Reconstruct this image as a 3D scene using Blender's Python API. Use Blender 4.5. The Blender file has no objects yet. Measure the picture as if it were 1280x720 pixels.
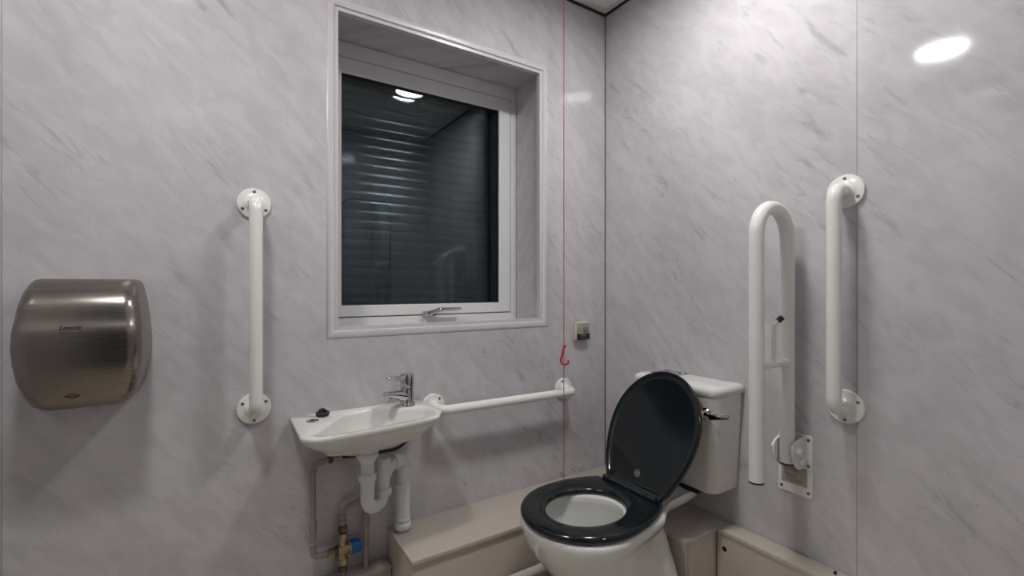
import bpy, bmesh, math
from math import pi, sin, cos, atan2, hypot
from mathutils import Vector, Matrix

C = bpy.context.scene.collection
H = 2.407          # ceiling height
XW, YB = -2.145, -1.62   # left wall, back wall

# ------------------------------------------------------------------ materials
def new_mat(name):
    m = bpy.data.materials.new(name); m.use_nodes = True
    return m, m.node_tree.nodes, m.node_tree.links, m.node_tree.nodes['Principled BSDF']

def plain(name, col, rough=.4, metal=0., spec=.5, noise=0., nscale=30., coat=0., bump=0., bscale=200.):
    m, n, l, p = new_mat(name)
    p.inputs['Base Color'].default_value = (*col, 1)
    p.inputs['Roughness'].default_value = rough
    p.inputs['Metallic'].default_value = metal
    p.inputs['Specular IOR Level'].default_value = spec
    p.inputs['Coat Weight'].default_value = coat
    p.inputs['Coat Roughness'].default_value = .05
    tc = n.new('ShaderNodeTexCoord')
    if noise:
        t = n.new('ShaderNodeTexNoise'); t.inputs['Scale'].default_value = nscale; t.inputs['Detail'].default_value = 4
        l.new(tc.outputs['Object'], t.inputs['Vector'])
        r = n.new('ShaderNodeMapRange')
        r.inputs['To Min'].default_value = 1 - noise; r.inputs['To Max'].default_value = 1 + noise
        l.new(t.outputs['Fac'], r.inputs['Value'])
        v = n.new('ShaderNodeVectorMath'); v.operation = 'SCALE'; v.inputs[0].default_value = col
        l.new(r.outputs['Result'], v.inputs['Scale']); l.new(v.outputs['Vector'], p.inputs['Base Color'])
    if bump:
        t = n.new('ShaderNodeTexNoise'); t.inputs['Scale'].default_value = bscale
        l.new(tc.outputs['Object'], t.inputs['Vector'])
        b = n.new('ShaderNodeBump'); b.inputs['Strength'].default_value = bump; b.inputs['Distance'].default_value = .001
        l.new(t.outputs['Fac'], b.inputs['Height']); l.new(b.outputs['Normal'], p.inputs['Normal'])
    return m

def marble(name, udir, off=0.):
    """grey laminate panel with diagonal veins; udir = direction along the wall seen as 'right'"""
    m, n, l, p = new_mat(name)
    tc = n.new('ShaderNodeTexCoord')
    dot = n.new('ShaderNodeVectorMath'); dot.operation = 'DOT_PRODUCT'; dot.inputs[1].default_value = udir
    l.new(tc.outputs['Object'], dot.inputs[0])
    sep = n.new('ShaderNodeSeparateXYZ'); l.new(tc.outputs['Object'], sep.inputs[0])
    cmb = n.new('ShaderNodeCombineXYZ'); l.new(dot.outputs['Value'], cmb.inputs[0]); l.new(sep.outputs['Z'], cmb.inputs[1])
    cmb.inputs[2].default_value = off
    rot = n.new('ShaderNodeMapping'); rot.vector_type = 'POINT'; rot.inputs['Rotation'].default_value = (0, 0, math.radians(47))
    l.new(cmb.outputs[0], rot.inputs['Vector'])
    def noise(vec, sx, sy, scale, detail, dist, seed, rough=.55):
        mp = n.new('ShaderNodeMapping'); mp.inputs['Scale'].default_value = (sx, sy, 1); mp.inputs['Location'].default_value = (seed, seed*1.7, seed*.3)
        l.new(vec, mp.inputs['Vector'])
        t = n.new('ShaderNodeTexNoise'); t.inputs['Scale'].default_value = scale; t.inputs['Detail'].default_value = detail
        t.inputs['Distortion'].default_value = dist; t.inputs['Roughness'].default_value = rough
        l.new(mp.outputs[0], t.inputs['Vector']); return t.outputs['Fac']
    def rng(v, a, b, c, d, smooth=True):
        r = n.new('ShaderNodeMapRange'); r.interpolation_type = 'SMOOTHSTEP' if smooth else 'LINEAR'
        for k, x in zip(('From Min', 'From Max', 'To Min', 'To Max'), (a, b, c, d)): r.inputs[k].default_value = x
        l.new(v, r.inputs['Value']); return r.outputs['Result']
    def mth(op, a, b=None):
        k = n.new('ShaderNodeMath'); k.operation = op
        for i, x in enumerate((a, b)):
            if x is None: continue
            if isinstance(x, (int, float)): k.inputs[i].default_value = x
            else: l.new(x, k.inputs[i])
        return k.outputs[0]
    V = rot.outputs[0]; U = cmb.outputs[0]
    cloud = rng(noise(V, 1.2, 3.2, 1.3, 5, .5, 3.1), .3, .7, -.065, .065)
    mott = rng(noise(V, 4, 9, 2.6, 6, .8, 7.7), .35, .65, -.055, .055)
    patch = rng(noise(U, 1, 1, 2.6, 2, .2, 12.3), .46, .62, 0, 1)
    patch2 = rng(noise(U, 1, 1, 3.4, 2, .2, 22.9), .48, .64, 0, 1)
    # soft dark dashes
    dash = mth('MULTIPLY', rng(noise(V, 3.3, 16, 1.7, 4, .45, 1.3), .565, .70, 0, 1), patch)
    # hairline veins: a ridge of a stretched noise
    ridge = mth('ABSOLUTE', mth('SUBTRACT', noise(V, 1.5, 9, 1.5, 3, .15, 5.9), .5))
    hair = mth('MULTIPLY', rng(ridge, 0, .014, 1, 0), patch2)
    ridge2 = mth('ABSOLUTE', mth('SUBTRACT', noise(V, 1.0, 4.2, 2.0, 2, 1.3, 15.2), .5))
    white = mth('MULTIPLY', rng(ridge2, 0, .03, 1, 0), patch)
    val = mth('ADD', mth('ADD', cloud, mott), 1.0)
    val = mth('SUBTRACT', val, mth('MULTIPLY', dash, .23))
    val = mth('SUBTRACT', val, mth('MULTIPLY', hair, .16))
    val = mth('ADD', val, mth('MULTIPLY', white, .025))
    sc = n.new('ShaderNodeVectorMath'); sc.operation = 'SCALE'; sc.inputs[0].default_value = WALLCOL
    l.new(val, sc.inputs['Scale']); l.new(sc.outputs['Vector'], p.inputs['Base Color'])
    p.inputs['Roughness'].default_value = .075
    p.inputs['Specular IOR Level'].default_value = .5
    return m

WALLCOL = (.555, .535, .558)
M = {}
M['wall_window'] = marble('marble laminate, window side', (1, 1, 0), 0)
M['wall_rail'] = marble('marble laminate, rail side', (0, -1, 0), 4)
M['wall_other'] = marble('marble laminate, other walls', (.7, -.7, 0), 9)
M['seam'] = plain('joint strip', (.36, .345, .35), .5, noise=.05)
M['corner'] = plain('corner joint', (.07, .065, .065), .5, noise=.05)
M['black_gap'] = plain('black shadow gap', (.012, .011, .011), .7, noise=.1)
M['ceil_tile'] = plain('ceiling tile', (.90, .88, .83), .8, noise=.03, nscale=60, bump=.1)
M['ceil_edge'] = plain('ceiling edge angle', (.74, .72, .70), .6, noise=.02)
M['floor'] = plain('safety vinyl', (.56, .49, .41), .5, noise=.2, nscale=90)
M['upvc'] = plain('white window plastic', (.72, .72, .72), .25, noise=.01)
M['trim'] = plain('pale trim plastic', (.60, .575, .595), .28, noise=.02)
M['sill'] = plain('sill board', (.62, .60, .61), .25, noise=.03, nscale=12)
M['gasket'] = plain('black gasket', (.012, .012, .012), .5, noise=.1)
M['ceramic'] = plain('white glazed ceramic', (.74, .74, .71), .10, noise=.008, nscale=8, coat=.3)
M['rail'] = plain('white enamel tube', (.83, .825, .79), .16, noise=.01)
M['white_plastic'] = plain('white waste pipe plastic', (.74, .74, .75), .32, noise=.02)
M['beige'] = plain('beige boxing laminate', (.50, .445, .395), .33, noise=.03, nscale=6)
M['beige_edge'] = plain('beige edge strip', (.54, .485, .43), .35, noise=.03)
M['seatplastic'] = plain('charcoal seat plastic', (.0045, .0085, .0100), .13, noise=.05)
M['hinge'] = plain('dark hinge', (.02, .024, .026), .25, noise=.05)
M['chrome'] = plain('chrome', (.58, .58, .58), .07, metal=1, noise=.01)
M['screw'] = plain('screw steel', (.22, .21, .18), .35, metal=.8, noise=.1, nscale=300)
M['brass'] = plain('dull brass', (.38, .31, .20), .30, metal=.9, noise=.12, nscale=80)
M['dkbrass'] = plain('dark brass', (.13, .10, .07), .4, metal=.8, noise=.15, nscale=80)
M['paintpipe'] = plain('painted copper pipe', (.30, .265, .24), .42, noise=.06, nscale=40)
M['hose'] = plain('dark hose', (.05, .045, .04), .4, metal=.3, noise=.3, nscale=400)
M['blue'] = plain('blue cap', (.004, .13, .40), .35, noise=.04)
M['rubber'] = plain('black rubber', (.012, .012, .012), .5, noise=.1)
M['red'] = plain('red plastic', (.55, .025, .03), .35, noise=.05)
M['redcord'] = plain('red cord', (.42, .04, .045), .7, noise=.1, nscale=300)
M['hole'] = plain('dark hole', (.006, .005, .005), .8, noise=.1)
M['greyprint'] = plain('grey print', (.30, .31, .31), .4, noise=.05)
M['box_cream'] = plain('cream plastic', (.60, .58, .50), .35, noise=.02)
M['box_face'] = plain('faded grey face', (.34, .33, .27), .45, noise=.05)
M['box_button'] = plain('grey green button', (.19, .20, .165), .4, noise=.05)
M['black_label'] = plain('black label', (.010, .010, .011), .4, noise=.1)
M['label_white'] = plain('pale label', (.40, .37, .35), .3, noise=.03)
M['red_print'] = plain('faded red print', (.30, .15, .12), .5, noise=.1)
M['red_ink'] = plain('dark red ink', (.20, .02, .02), .5, noise=.1)
M['navy'] = plain('navy sticker', (.030, .026, .075), .35, noise=.05)
M['sticker_white'] = plain('lilac white print', (.62, .60, .70), .35, noise=.03)
M['shutter'] = plain('grey shutter metal', (.014, .015, .016), .20, metal=.0, noise=.06, nscale=10)
M['light_rim'] = plain('white lamp rim', (.75, .75, .74), .4, noise=.01)
M['mirrorframe'] = plain('dark mirror edge', (.03, .03, .03), .3, noise=.05)
M['mirror'] = plain('mirror', (.85, .87, .87), .02, metal=1, noise=.005)
M['shutter'].node_tree.nodes['Principled BSDF'].inputs['Specular IOR Level'].default_value = .32
M['door'] = plain('grey door', (.10, .10, .105), .4, noise=.03)

def brushed():
    m, n, l, p = new_mat('brushed stainless steel')
    tc = n.new('ShaderNodeTexCoord'); mp = n.new('ShaderNodeMapping'); mp.inputs['Scale'].default_value = (6, 6, 700)
    l.new(tc.outputs['Object'], mp.inputs['Vector'])
    t = n.new('ShaderNodeTexNoise'); t.inputs['Scale'].default_value = 1; t.inputs['Detail'].default_value = 3
    l.new(mp.outputs[0], t.inputs['Vector'])
    r = n.new('ShaderNodeMapRange'); r.inputs['To Min'].default_value = .18; r.inputs['To Max'].default_value = .33
    l.new(t.outputs['Fac'], r.inputs['Value']); l.new(r.outputs['Result'], p.inputs['Roughness'])
    b = n.new('ShaderNodeBump'); b.inputs['Strength'].default_value = .06; b.inputs['Distance'].default_value = .001
    l.new(t.outputs['Fac'], b.inputs['Height']); l.new(b.outputs['Normal'], p.inputs['Normal'])
    p.inputs['Base Color'].default_value = (.27, .245, .22, 1); p.inputs['Metallic'].default_value = 1
    return m
M['steel'] = brushed()

def glass():
    m = bpy.data.materials.new('window glass'); m.use_nodes = True
    n = m.node_tree.nodes; l = m.node_tree.links; n.clear()
    out = n.new('ShaderNodeOutputMaterial'); mix = n.new('ShaderNodeMixShader')
    tr = n.new('ShaderNodeBsdfTransparent'); tr.inputs[0].default_value = (.90, .93, .94, 1)
    gl = n.new('ShaderNodeBsdfGlossy'); gl.inputs['Roughness'].default_value = .0; gl.inputs['Color'].default_value = (.82, .93, 1, 1)
    lw = n.new('ShaderNodeLayerWeight'); lw.inputs['Blend'].default_value = .5
    # Schlick: r0 + (1-r0) * facing^5
    pw = n.new('ShaderNodeMath'); pw.operation = 'POWER'; pw.inputs[1].default_value = 5
    l.new(lw.outputs['Facing'], pw.inputs[0])
    ma = n.new('ShaderNodeMath'); ma.operation = 'MULTIPLY_ADD'; ma.inputs[1].default_value = .965; ma.inputs[2].default_value = .033
    l.new(pw.outputs[0], ma.inputs[0])
    l.new(ma.outputs[0], mix.inputs[0]); l.new(tr.outputs[0], mix.inputs[1]); l.new(gl.outputs[0], mix.inputs[2])
    l.new(mix.outputs[0], out.inputs[0])
    return m
M['glass'] = glass()

def emitter(name, col, s):
    m = bpy.data.materials.new(name); m.use_nodes = True
    n = m.node_tree.nodes; l = m.node_tree.links; n.clear()
    e = n.new('ShaderNodeEmission'); e.inputs[0].default_value = (*col, 1); e.inputs[1].default_value = s
    o = n.new('ShaderNodeOutputMaterial'); l.new(e.outputs[0], o.inputs[0]); return m
M['lamp'] = emitter('lamp diffuser', (1, .985, .965), 70)

def water():
    m, n, l, p = new_mat('toilet water')
    p.inputs['Base Color'].default_value = (.42, .43, .41, 1); p.inputs['Roughness'].default_value = .03
    return m
M['water'] = water()

# ------------------------------------------------------------------ geometry helpers
def V(*a): return Vector(a)

def box(bm, lo, hi, bev=0., seg=2):
    r = bmesh.ops.create_cube(bm, size=1)
    vs = r['verts']
    c = [(a+b)/2 for a, b in zip(lo, hi)]; s = [abs(b-a) for a, b in zip(lo, hi)]
    for v in vs: v.co = Vector((c[i] + v.co[i]*s[i] for i in range(3)))
    if bev:
        es = {e for v in vs for e in v.link_edges}
        bmesh.ops.bevel(bm, geom=list(es), offset=bev, segments=seg, affect='EDGES', profile=.5)

def loft(bm, rings, cap0=True, cap1=True, closed=True):
    vr = [[bm.verts.new(p) for p in r] for r in rings]
    n = len(vr[0])
    for a, b in zip(vr, vr[1:]):
        for i in range(n if closed else n-1):
            j = (i+1) % n
            bm.faces.new((a[i], a[j], b[j], b[i]))
    if cap0: bm.faces.new(list(reversed(vr[0])))
    if cap1: bm.faces.new(vr[-1])

def frame_of(d):
    d = d.normalized(); up = Vector((0, 0, 1)) if abs(d.z) < .95 else Vector((0, 1, 0))
    a = d.cross(up).normalized(); return a, d.cross(a).normalized()

def tube(bm, pts, r, seg=20, cap=True):
    pts = [Vector(p) for p in pts]
    rs = r if isinstance(r, (list, tuple)) else [r]*len(pts)
    t0 = (pts[1]-pts[0]).normalized(); a, b = frame_of(t0)
    rings = []
    for i, p in enumerate(pts):
        if i == 0: t = t0
        elif i == len(pts)-1: t = (pts[i]-pts[i-1]).normalized()
        else: t = ((pts[i]-pts[i-1]).normalized() + (pts[i+1]-pts[i]).normalized()).normalized()
        a = (a - t*a.dot(t)).normalized(); b = t.cross(a)
        rings.append([p + (a*cos(2*pi*k/seg) + b*sin(2*pi*k/seg))*rs[i] for k in range(seg)])
    loft(bm, rings, cap, cap)

def fillet(pts, rad, n=8):
    pts = [Vector(p) for p in pts]; out = [pts[0]]
    for i in range(1, len(pts)-1):
        p = pts[i]; u = pts[i-1]-p; w = pts[i+1]-p
        r = rad[i-1] if isinstance(rad, (list, tuple)) else rad
        lu, lw = u.length, w.length; u.normalize(); w.normalize()
        ang = u.angle(w); d = min(r/math.tan(ang/2), lu*.49, lw*.49); r = d*math.tan(ang/2)
        s = p+u*d; e = p+w*d; bis = (u+w).normalized(); c = p + bis*(r/sin(ang/2))
        v0 = s-c; v1 = e-c; tot = v0.angle(v1); ax = v0.cross(v1).normalized()
        for k in range(n+1):
            out.append(c + Matrix.Rotation(tot*k/n, 3, ax) @ v0)
    out.append(pts[-1]); return out

def lathe(bm, prof, org, axis=(0, 0, 1), seg=32, cap=True):
    """prof: list of (radius, distance along axis)"""
    ax = Vector(axis).normalized(); a, b = frame_of(ax); o = Vector(org)
    rings = [[o + ax*h + (a*cos(2*pi*k/seg)+b*sin(2*pi*k/seg))*r for k in range(seg)] for r, h in prof]
    loft(bm, rings, cap, cap)

def disc(bm, org, axis, r, th, seg=28, bev=.0):
    prof = [(r, 0), (r, th)] if not bev else [(r, 0), (r, th-bev), (r-bev*.3, th-bev*.3), (r-bev, th)]
    lathe(bm, prof, org, axis, seg)

def round_poly(pts, rad, n=6):
    """rounded closed 2-D polygon -> dense list of points"""
    P = [Vector((x, y)) for x, y in pts]; out = []; m = len(P)
    for i in range(m):
        p = P[i]; u = P[i-1]-p; w = P[(i+1) % m]-p
        r = rad[i] if isinstance(rad, (list, tuple)) else rad
        lu, lw = u.length, w.length; u.normalize(); w.normalize(); ang = u.angle(w)
        d = min(r/math.tan(ang/2), lu*.48, lw*.48)
        if d < 1e-5 or ang > pi-.0002: out.append(p); continue
        r = d*math.tan(ang/2); s = p+u*d; e = p+w*d; c = p+(u+w).normalized()*(r/sin(ang/2))
        a0 = atan2(*(s-c).yx); a1 = atan2(*(e-c).yx); da = (a1-a0+pi) % (2*pi)-pi
        for k in range(n+1): out.append(c+Vector((cos(a0+da*k/n), sin(a0+da*k/n)))*r)
    return out

def radial(poly, c, N):
    """N points of a star-shaped outline by angle from c"""
    cx, cy = c; out = []; m = len(poly)
    for k in range(N):
        a = 2*pi*k/N; dx, dy = cos(a), sin(a); best = 0
        for i in range(m):
            x1, y1 = poly[i][0]-cx, poly[i][1]-cy; x2, y2 = poly[(i+1) % m][0]-cx, poly[(i+1) % m][1]-cy
            ex, ey = x2-x1, y2-y1; det = -dx*ey+dy*ex
            if abs(det) < 1e-12: continue
            t = (-x1*ey + y1*ex)/det; s = (dx*y1-dy*x1)/det
            if t > 0 and -1e-9 <= s <= 1+1e-9: best = max(best, t)
        out.append((cx+dx*best, cy+dy*best))
    return out

def obj(name, bm, mat, parent=None, sharp=35, root=None):
    bmesh.ops.recalc_face_normals(bm, faces=bm.faces)
    me = bpy.data.meshes.new(name)
    r = parent
    while r is not None and r.parent is not None: r = r.parent
    if r is not None: bmesh.ops.translate(bm, verts=bm.verts, vec=-Vector(r.location))
    bm.to_mesh(me); bm.free()
    for pl in me.polygons: pl.use_smooth = True
    me.set_sharp_from_angle(angle=math.radians(sharp))
    me.materials.append(M[mat] if isinstance(mat, str) else mat)
    o = bpy.data.objects.new(name, me); C.objects.link(o)
    if parent is not None: o.parent = parent
    return o

def thing(name, label, cat, loc, group=None):
    o = bpy.data.objects.new(name, None); C.objects.link(o); o.location = loc; o.empty_display_size = .05
    o['label'] = label; o['category'] = cat
    if group: o['group'] = group
    return o

def tag(o, label, cat, group=None):
    o['label'] = label; o['category'] = cat
    if group: o['group'] = group
    return o

def struct(name, bm, mat, parent=None, label=None, cat=None, **k):
    o = obj(name, bm, mat, parent, **k)
    if parent is None:
        o['kind'] = 'structure'
        if label: o['label'] = label; o['category'] = cat
    return o

def B(): return bmesh.new()

# ------------------------------------------------------------------ room shell
OX0, OX1, OZ0, OZ1, RV = -1.205, -.338, 1.0, 2.069, .31     # window opening
bm = B(); box(bm, (XW-.1, YB-.1, -.08), (.1, .1, 0)); struct('floor', bm, 'floor', label='dark vinyl washroom floor below the toilet', cat='floor')
bm = B(); box(bm, (XW-.1, YB-.1, H), (.1, RV, H+.05)); struct('ceiling', bm, 'ceil_tile', label='pale ceiling panel over the washroom', cat='ceiling')
bm = B()
box(bm, (XW-.1, 0, 0), (OX0, RV, H)); box(bm, (OX1, 0, 0), (.1, RV, H))
box(bm, (OX0, 0, 0), (OX1, RV, OZ0)); box(bm, (OX0, 0, OZ1), (OX1, RV, H))
struct('wall_window', bm, 'wall_window', label='grey marbled panel wall with the window', cat='wall')
bm = B(); box(bm, (0, YB-.1, 0), (.1, 0, H)); struct('wall_right', bm, 'wall_rail', label='grey marbled panel wall behind the toilet cistern', cat='wall')
bm = B(); box(bm, (XW-.1, YB-.1, 0), (XW, 0, H)); struct('wall_left', bm, 'wall_other', label='grey marbled panel wall at the left, out of frame', cat='wall')
bm = B(); box(bm, (XW, YB-.1, 0), (0, YB, H)); struct('wall_back', bm, 'wall_other', label='grey marbled panel wall opposite the window', cat='wall')

dw = bpy.data.objects.new('door_unseen', None); C.objects.link(dw); dw.location = (-1.55, YB, 0)  # guessed door, out of view, added so tap and dryer reflect something dark
dw['kind'] = 'structure'; dw['label'] = 'unseen dark grey door added behind the viewer for dark reflections'; dw['category'] = 'door'
bm = B(); box(bm, (-2.02, YB+.001, .005), (-1.08, YB+.020, 2.04), .002); obj('door_leaf', bm, 'door', dw)
bm = B(); box(bm, (-2.07, YB+.0005, 0), (-2.021, YB+.026, 2.09), .003); box(bm, (-1.079, YB+.0005, 0), (-1.03, YB+.026, 2.09), .003); box(bm, (-2.0205, YB+.0005, 2.041), (-1.0795, YB+.026, 2.09), .003); obj('door_frame', bm, 'upvc', dw)
bm = B(); tube(bm, fillet([(-1.15, YB+.02, 1.02), (-1.15, YB+.06, 1.02), (-1.28, YB+.06, 1.02)], .012, 5), .009, 14); obj('door_handle', bm, 'chrome', dw)

# joint strips, corner strip, ceiling gap and edge angle
def strip(lo, hi, mat, label, name):
    bm = B(); box(bm, lo, hi); return struct(name, bm, mat, label=label, cat='trim')
strip((-1.9288, -.0008, 0), (-1.9270, .001, H), 'seam', 'thin vertical panel joint left of the steel hand dryer', 'trim_1')
strip((-.0007, -.9897, 0), (.001, -.9882, H), 'seam', 'thin vertical panel joint behind the right wall grab rail', 'trim_2')
strip((-.003, -.003, 0), (0, 0, H), 'corner', 'dark vertical joint in the corner of the two walls', 'trim_3')
strip((XW, -.010, H-.011), (0, 0, H), 'black_gap', 'black shadow gap between window wall and ceiling', 'trim_4')
strip((-.010, YB, H-.011), (0, -.010, H), 'black_gap', 'black shadow gap between right wall and ceiling', 'trim_5')
strip((XW, -.034, H-.004), (0, -.010, H), 'ceil_edge', 'grey ceiling edge angle along the window wall', 'trim_6')
strip((-.034, YB, H-.004), (-.010, -.034, H), 'ceil_edge', 'grey ceiling edge angle along the right wall', 'trim_7')

# ------------------------------------------------------------------ window
FY = .225       # sash face
win = bpy.data.objects.new('window_1', None); C.objects.link(win); win.location = (-.775, FY, OZ0)
win['kind'] = 'structure'; win['label'] = 'white framed dark window above the wash basin'; win['category'] = 'window'
def ring_frame(bm, x0, x1, z0, z1, w, y0, y1, bev=.0):
    """mitred rectangular frame, outer x0..x1/z0..z1, width w=(l,r,b,t)"""
    l, r, b, t = w if isinstance(w, tuple) else (w,)*4
    prof = [(0, y1), (0, y0+bev), (bev, y0), (1-bev*20 if bev else 1, y0), (1, y0+bev), (1, y1)]
    rings = []
    for s, y in [(0, y1), (0, y0+bev*.8), (.06, y0), (.94, y0), (1, y0+bev*.8), (1, y1)]:
        rings.append([V(x0+l*s, y, z0+b*s), V(x1-r*s, y, z0+b*s), V(x1-r*s, y, z1-t*s), V(x0+l*s, y, z1-t*s)])
    rings.append(rings[0]); loft(bm, rings, False, False)
    bmesh.ops.remove_doubles(bm, verts=bm.verts, dist=1e-6)
SX0, SX1, SZ0, SZ1 = -1.174, -.3735, 1.042, 2.008
GX0, GX1, GZ0, GZ1 = -1.1155, -.432, 1.085, 1.951
bm = B(); ring_frame(bm, OX0, OX1, OZ0, OZ1, (SX0-OX0-.003, OX1-SX1-.003, SZ0-OZ0-.003, OZ1-SZ1-.003), FY+.004, RV, .004); obj('window_frame', bm, 'upvc', win, 25)
bm = B(); ring_frame(bm, SX0-.004, SX1+.004, SZ0-.004, SZ1+.004, .008, FY+.016, RV-.01); obj('gasket', bm, 'gasket', win)
bm = B(); ring_frame(bm, SX0, SX1, SZ0, SZ1, (GX0-SX0, SX1-GX1, GZ0-SZ0, SZ1-GZ1), FY, FY+.075, .005); obj('sash', bm, 'upvc', win, 25)
bm = B(); ring_frame(bm, GX0-.004, GX1+.004, GZ0-.004, GZ1+.004, .006, FY+.010, FY+.070); obj('glazing_gasket', bm, 'gasket', win)
for k, y in enumerate((FY+.018, FY+.056)):
    bm = B(); box(bm, (GX0-.003, y, GZ0-.003), (GX1+.003, y+.004, GZ1+.003)); obj('pane', bm, 'glass', win)
bm = B(); box(bm, (OX0+.001, .006, OZ0), (OX1-.001, FY+.004, OZ0+.006), .002); obj('window_sill', bm, 'sill', win)
# stay handle on the bottom sash rail
bm = B(); box(bm, (-.802, FY-.010, 1.037), (-.742, FY-.001, 1.057), .004)
box(bm, (-.778, FY-.026, 1.038), (-.748, FY-.008, 1.061), .006)
hd = obj('window_handle', bm, 'chrome', win)
bm = B(); tube(bm, fillet([(-.770, FY-.022, 1.047), (-.735, FY-.030, 1.061), (-.640, FY-.030, 1.063)], .02), [.0095]*9+[.0085, .006], 14); obj('lever', bm, 'chrome', hd)
bm = B(); disc(bm, (-.792, FY-.008, 1.047), (0, -1, 0), .010, .010, 20, .002); obj('latch_knob', bm, 'chrome', hd)
bm = B(); disc(bm, (-.760, FY-.024, 1.048), (0, -1, 0), .0105, .006, 20); obj('screw_cap', bm, 'rubber', hd)

# moulded trim round the opening
bm = B()
ix0, ix1, iz0, iz1 = -1.188, -.358, 1.012, 2.059
prof = [(.0245, .003)]+[(.01225+.01225*cos(pi*k/12), .001-.0055*sin(pi*k/12)) for k in range(13)]+[(0, .022), (-.006, .025), (-.0125, .026), (-.0125, .004)]
rings = []
for w, y in prof:
    rings.append([V(ix0-w, y, iz0-w), V(ix1+w, y, iz0-w), V(ix1+w, y, iz1+w), V(ix0-w, y, iz1+w)])
rings.append(rings[0]); loft(bm, rings, False, False); bmesh.ops.remove_doubles(bm, verts=bm.verts, dist=1e-6)
struct('trim_8', bm, 'trim', label='pale rounded trim framing the window recess', cat='trim', sharp=60)

# roller shutter beyond the glass
sh = thing('roller_shutter', 'lowered dark grey slatted shutter outside the window glass', 'shutter', (-.775, .37, .93))
bm = B(); pitch = .040; z = .95; ring = []
while z < 2.12:
    for t in range(7):
        a = t/6; ring.append((z+pitch*.93*a, .37-.0032*sin(pi*a)))
    ring.append((z+pitch*.965, .374)); z += pitch
vr0 = [bm.verts.new((-1.32, y, zz)) for zz, y in ring]; vr1 = [bm.verts.new((-.22, y, zz)) for zz, y in ring]
vb0 = [bm.verts.new((-1.32, y+.009, zz)) for zz, y in ring]; vb1 = [bm.verts.new((-.22, y+.009, zz)) for zz, y in ring]
for i in range(len(ring)-1):
    bm.faces.new((vr0[i], vr1[i], vr1[i+1], vr0[i+1])); bm.faces.new((vb0[i+1], vb1[i+1], vb1[i], vb0[i]))
    bm.faces.new((vr0[i+1], vb0[i+1], vb0[i], vr0[i])); bm.faces.new((vr1[i], vb1[i], vb1[i+1], vr1[i+1]))
bm.faces.new((vr0[0], vb0[0], vb1[0], vr1[0])); bm.faces.new((vr0[-1], vr1[-1], vb1[-1], vb0[-1]))
obj('slat_curtain', bm, 'shutter', sh, 30)
for x in (-1.33, -.23):
    bm = B(); box(bm, (x, .345, .93), (x+.02, .40, 2.16), .002); obj('guide_rail', bm, 'shutter', sh)
bm = B(); box(bm, (-1.34, RV+.02, 2.12), (-.20, .45, 2.30), .01); obj('shutter_box', bm, 'shutter', sh)

# ------------------------------------------------------------------ ceiling lights
for x, lab in ((-.47, 'round white ceiling light nearer the toilet corner, reflected in the window'), (-1.67, 'round white ceiling light nearer the hand dryer end, mirrored on right wall')):
    y = -.748; R_ = .092
    t = thing('ceiling_light', lab, 'ceiling light', (x, y, H), 'round ceiling lights')
    bm = B(); lathe(bm, [(R_+.020, 0), (R_+.020, .014), (R_+.014, .021), (R_+.004, .023), (R_+.001, .020), (R_+.001, .004)], (x, y, H), (0, 0, -1), 48); obj('rim', bm, 'light_rim', t)
    bm = B(); disc(bm, (x, y, H-.004), (0, 0, -1), R_, .012, 48); obj('diffuser', bm, 'lamp', t)

# ------------------------------------------------------------------ grab rails
def grab_rail(label, p0, p1, out, stand, r, start, bend=.05, fr=.045):
    """p0,p1 flange centres on the wall, out = wall normal into the room"""
    p0, p1, out = Vector(p0), Vector(p1), Vector(out)
    t = thing('grab_rail', label, 'grab rail', p1)
    path = fillet([p0+out*.004, p0+out*stand, p1+out*stand, p1+out*.004], bend, 12)
    bm = B(); tube(bm, path, r, 28); obj('tube', bm, 'rail', t)
    for p, s in ((p0, start[0]), (p1, start[1])):
        bm = B(); lathe(bm, [(fr, .0), (fr, .005), (fr-.002, .008), (r+.013, .0095), (r+.006, .012), (r+.001, .018)], p, out, 44)
        f = obj('flange', bm, 'rail', t)
        side = Vector((0, 0, 1)).cross(out)
        for k in range(3):
            a = math.radians(s+120*k); q = p + (side*cos(a)+Vector((0, 0, 1))*sin(a))*(fr*.76) + out*.0085
            bm = B(); lathe(bm, [(.0048, -.002), (.0048, .0008), (.002, .0018)], q, out, 14); obj('screw', bm, 'screw', f)
    return t
grab_rail('white vertical grab rail left of the window, above the basin end', (-1.413, 0, 1.397), (-1.413, 0, .797), (0, -1, 0), .075, .0172, (90, 270))
grab_rail('white horizontal grab rail between the basin and the corner', (-.850, 0, .724), (-.248, 0, .718), (0, -1, 0), .075, .0172, (50, 110))
grab_rail('white vertical grab rail on right wall, right of the raised support arm', (0, -.963, 1.424), (0, -.963, .813), (-1, 0, 0), .075, .0187, (90, 270), fr=.048)

# ------------------------------------------------------------------ raised drop-down support arm
t = thing('drop_down_rail', 'white hinged support arm folded upright beside the toilet cistern', 'support rail', (0, -.827, .51))
yc = -.828
bm = B()
pts = round_poly([(-.778, .515), (-.878, .515), (-.878, .704), (-.778, .704)], .008, 4)
loft(bm, [[V(-.0005, a, b) for a, b in pts], [V(-.005, a, b) for a, b in pts], [V(-.007, a*.985-.828*.015, b*.99+.609*.01) for a, b in pts]])
pl = obj('wall_plate', bm, 'rail', t)
for y, z in ((-.789, .530), (-.867, .530), (-.867, .612), (-.867, .690), (-.789, .690)):
    bm = B(); lathe(bm, [(.0048, -.002), (.0048, .001), (.002, .002)], (-.007, y, z), (-1, 0, 0), 14); obj('screw', bm, 'screw', pl)
bm = B(); box(bm, (-.0085, -.864, .545), (-.0065, -.790, .602)); lb = obj('instruction_label', bm, 'label_white', pl); 
bm = B()
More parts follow.
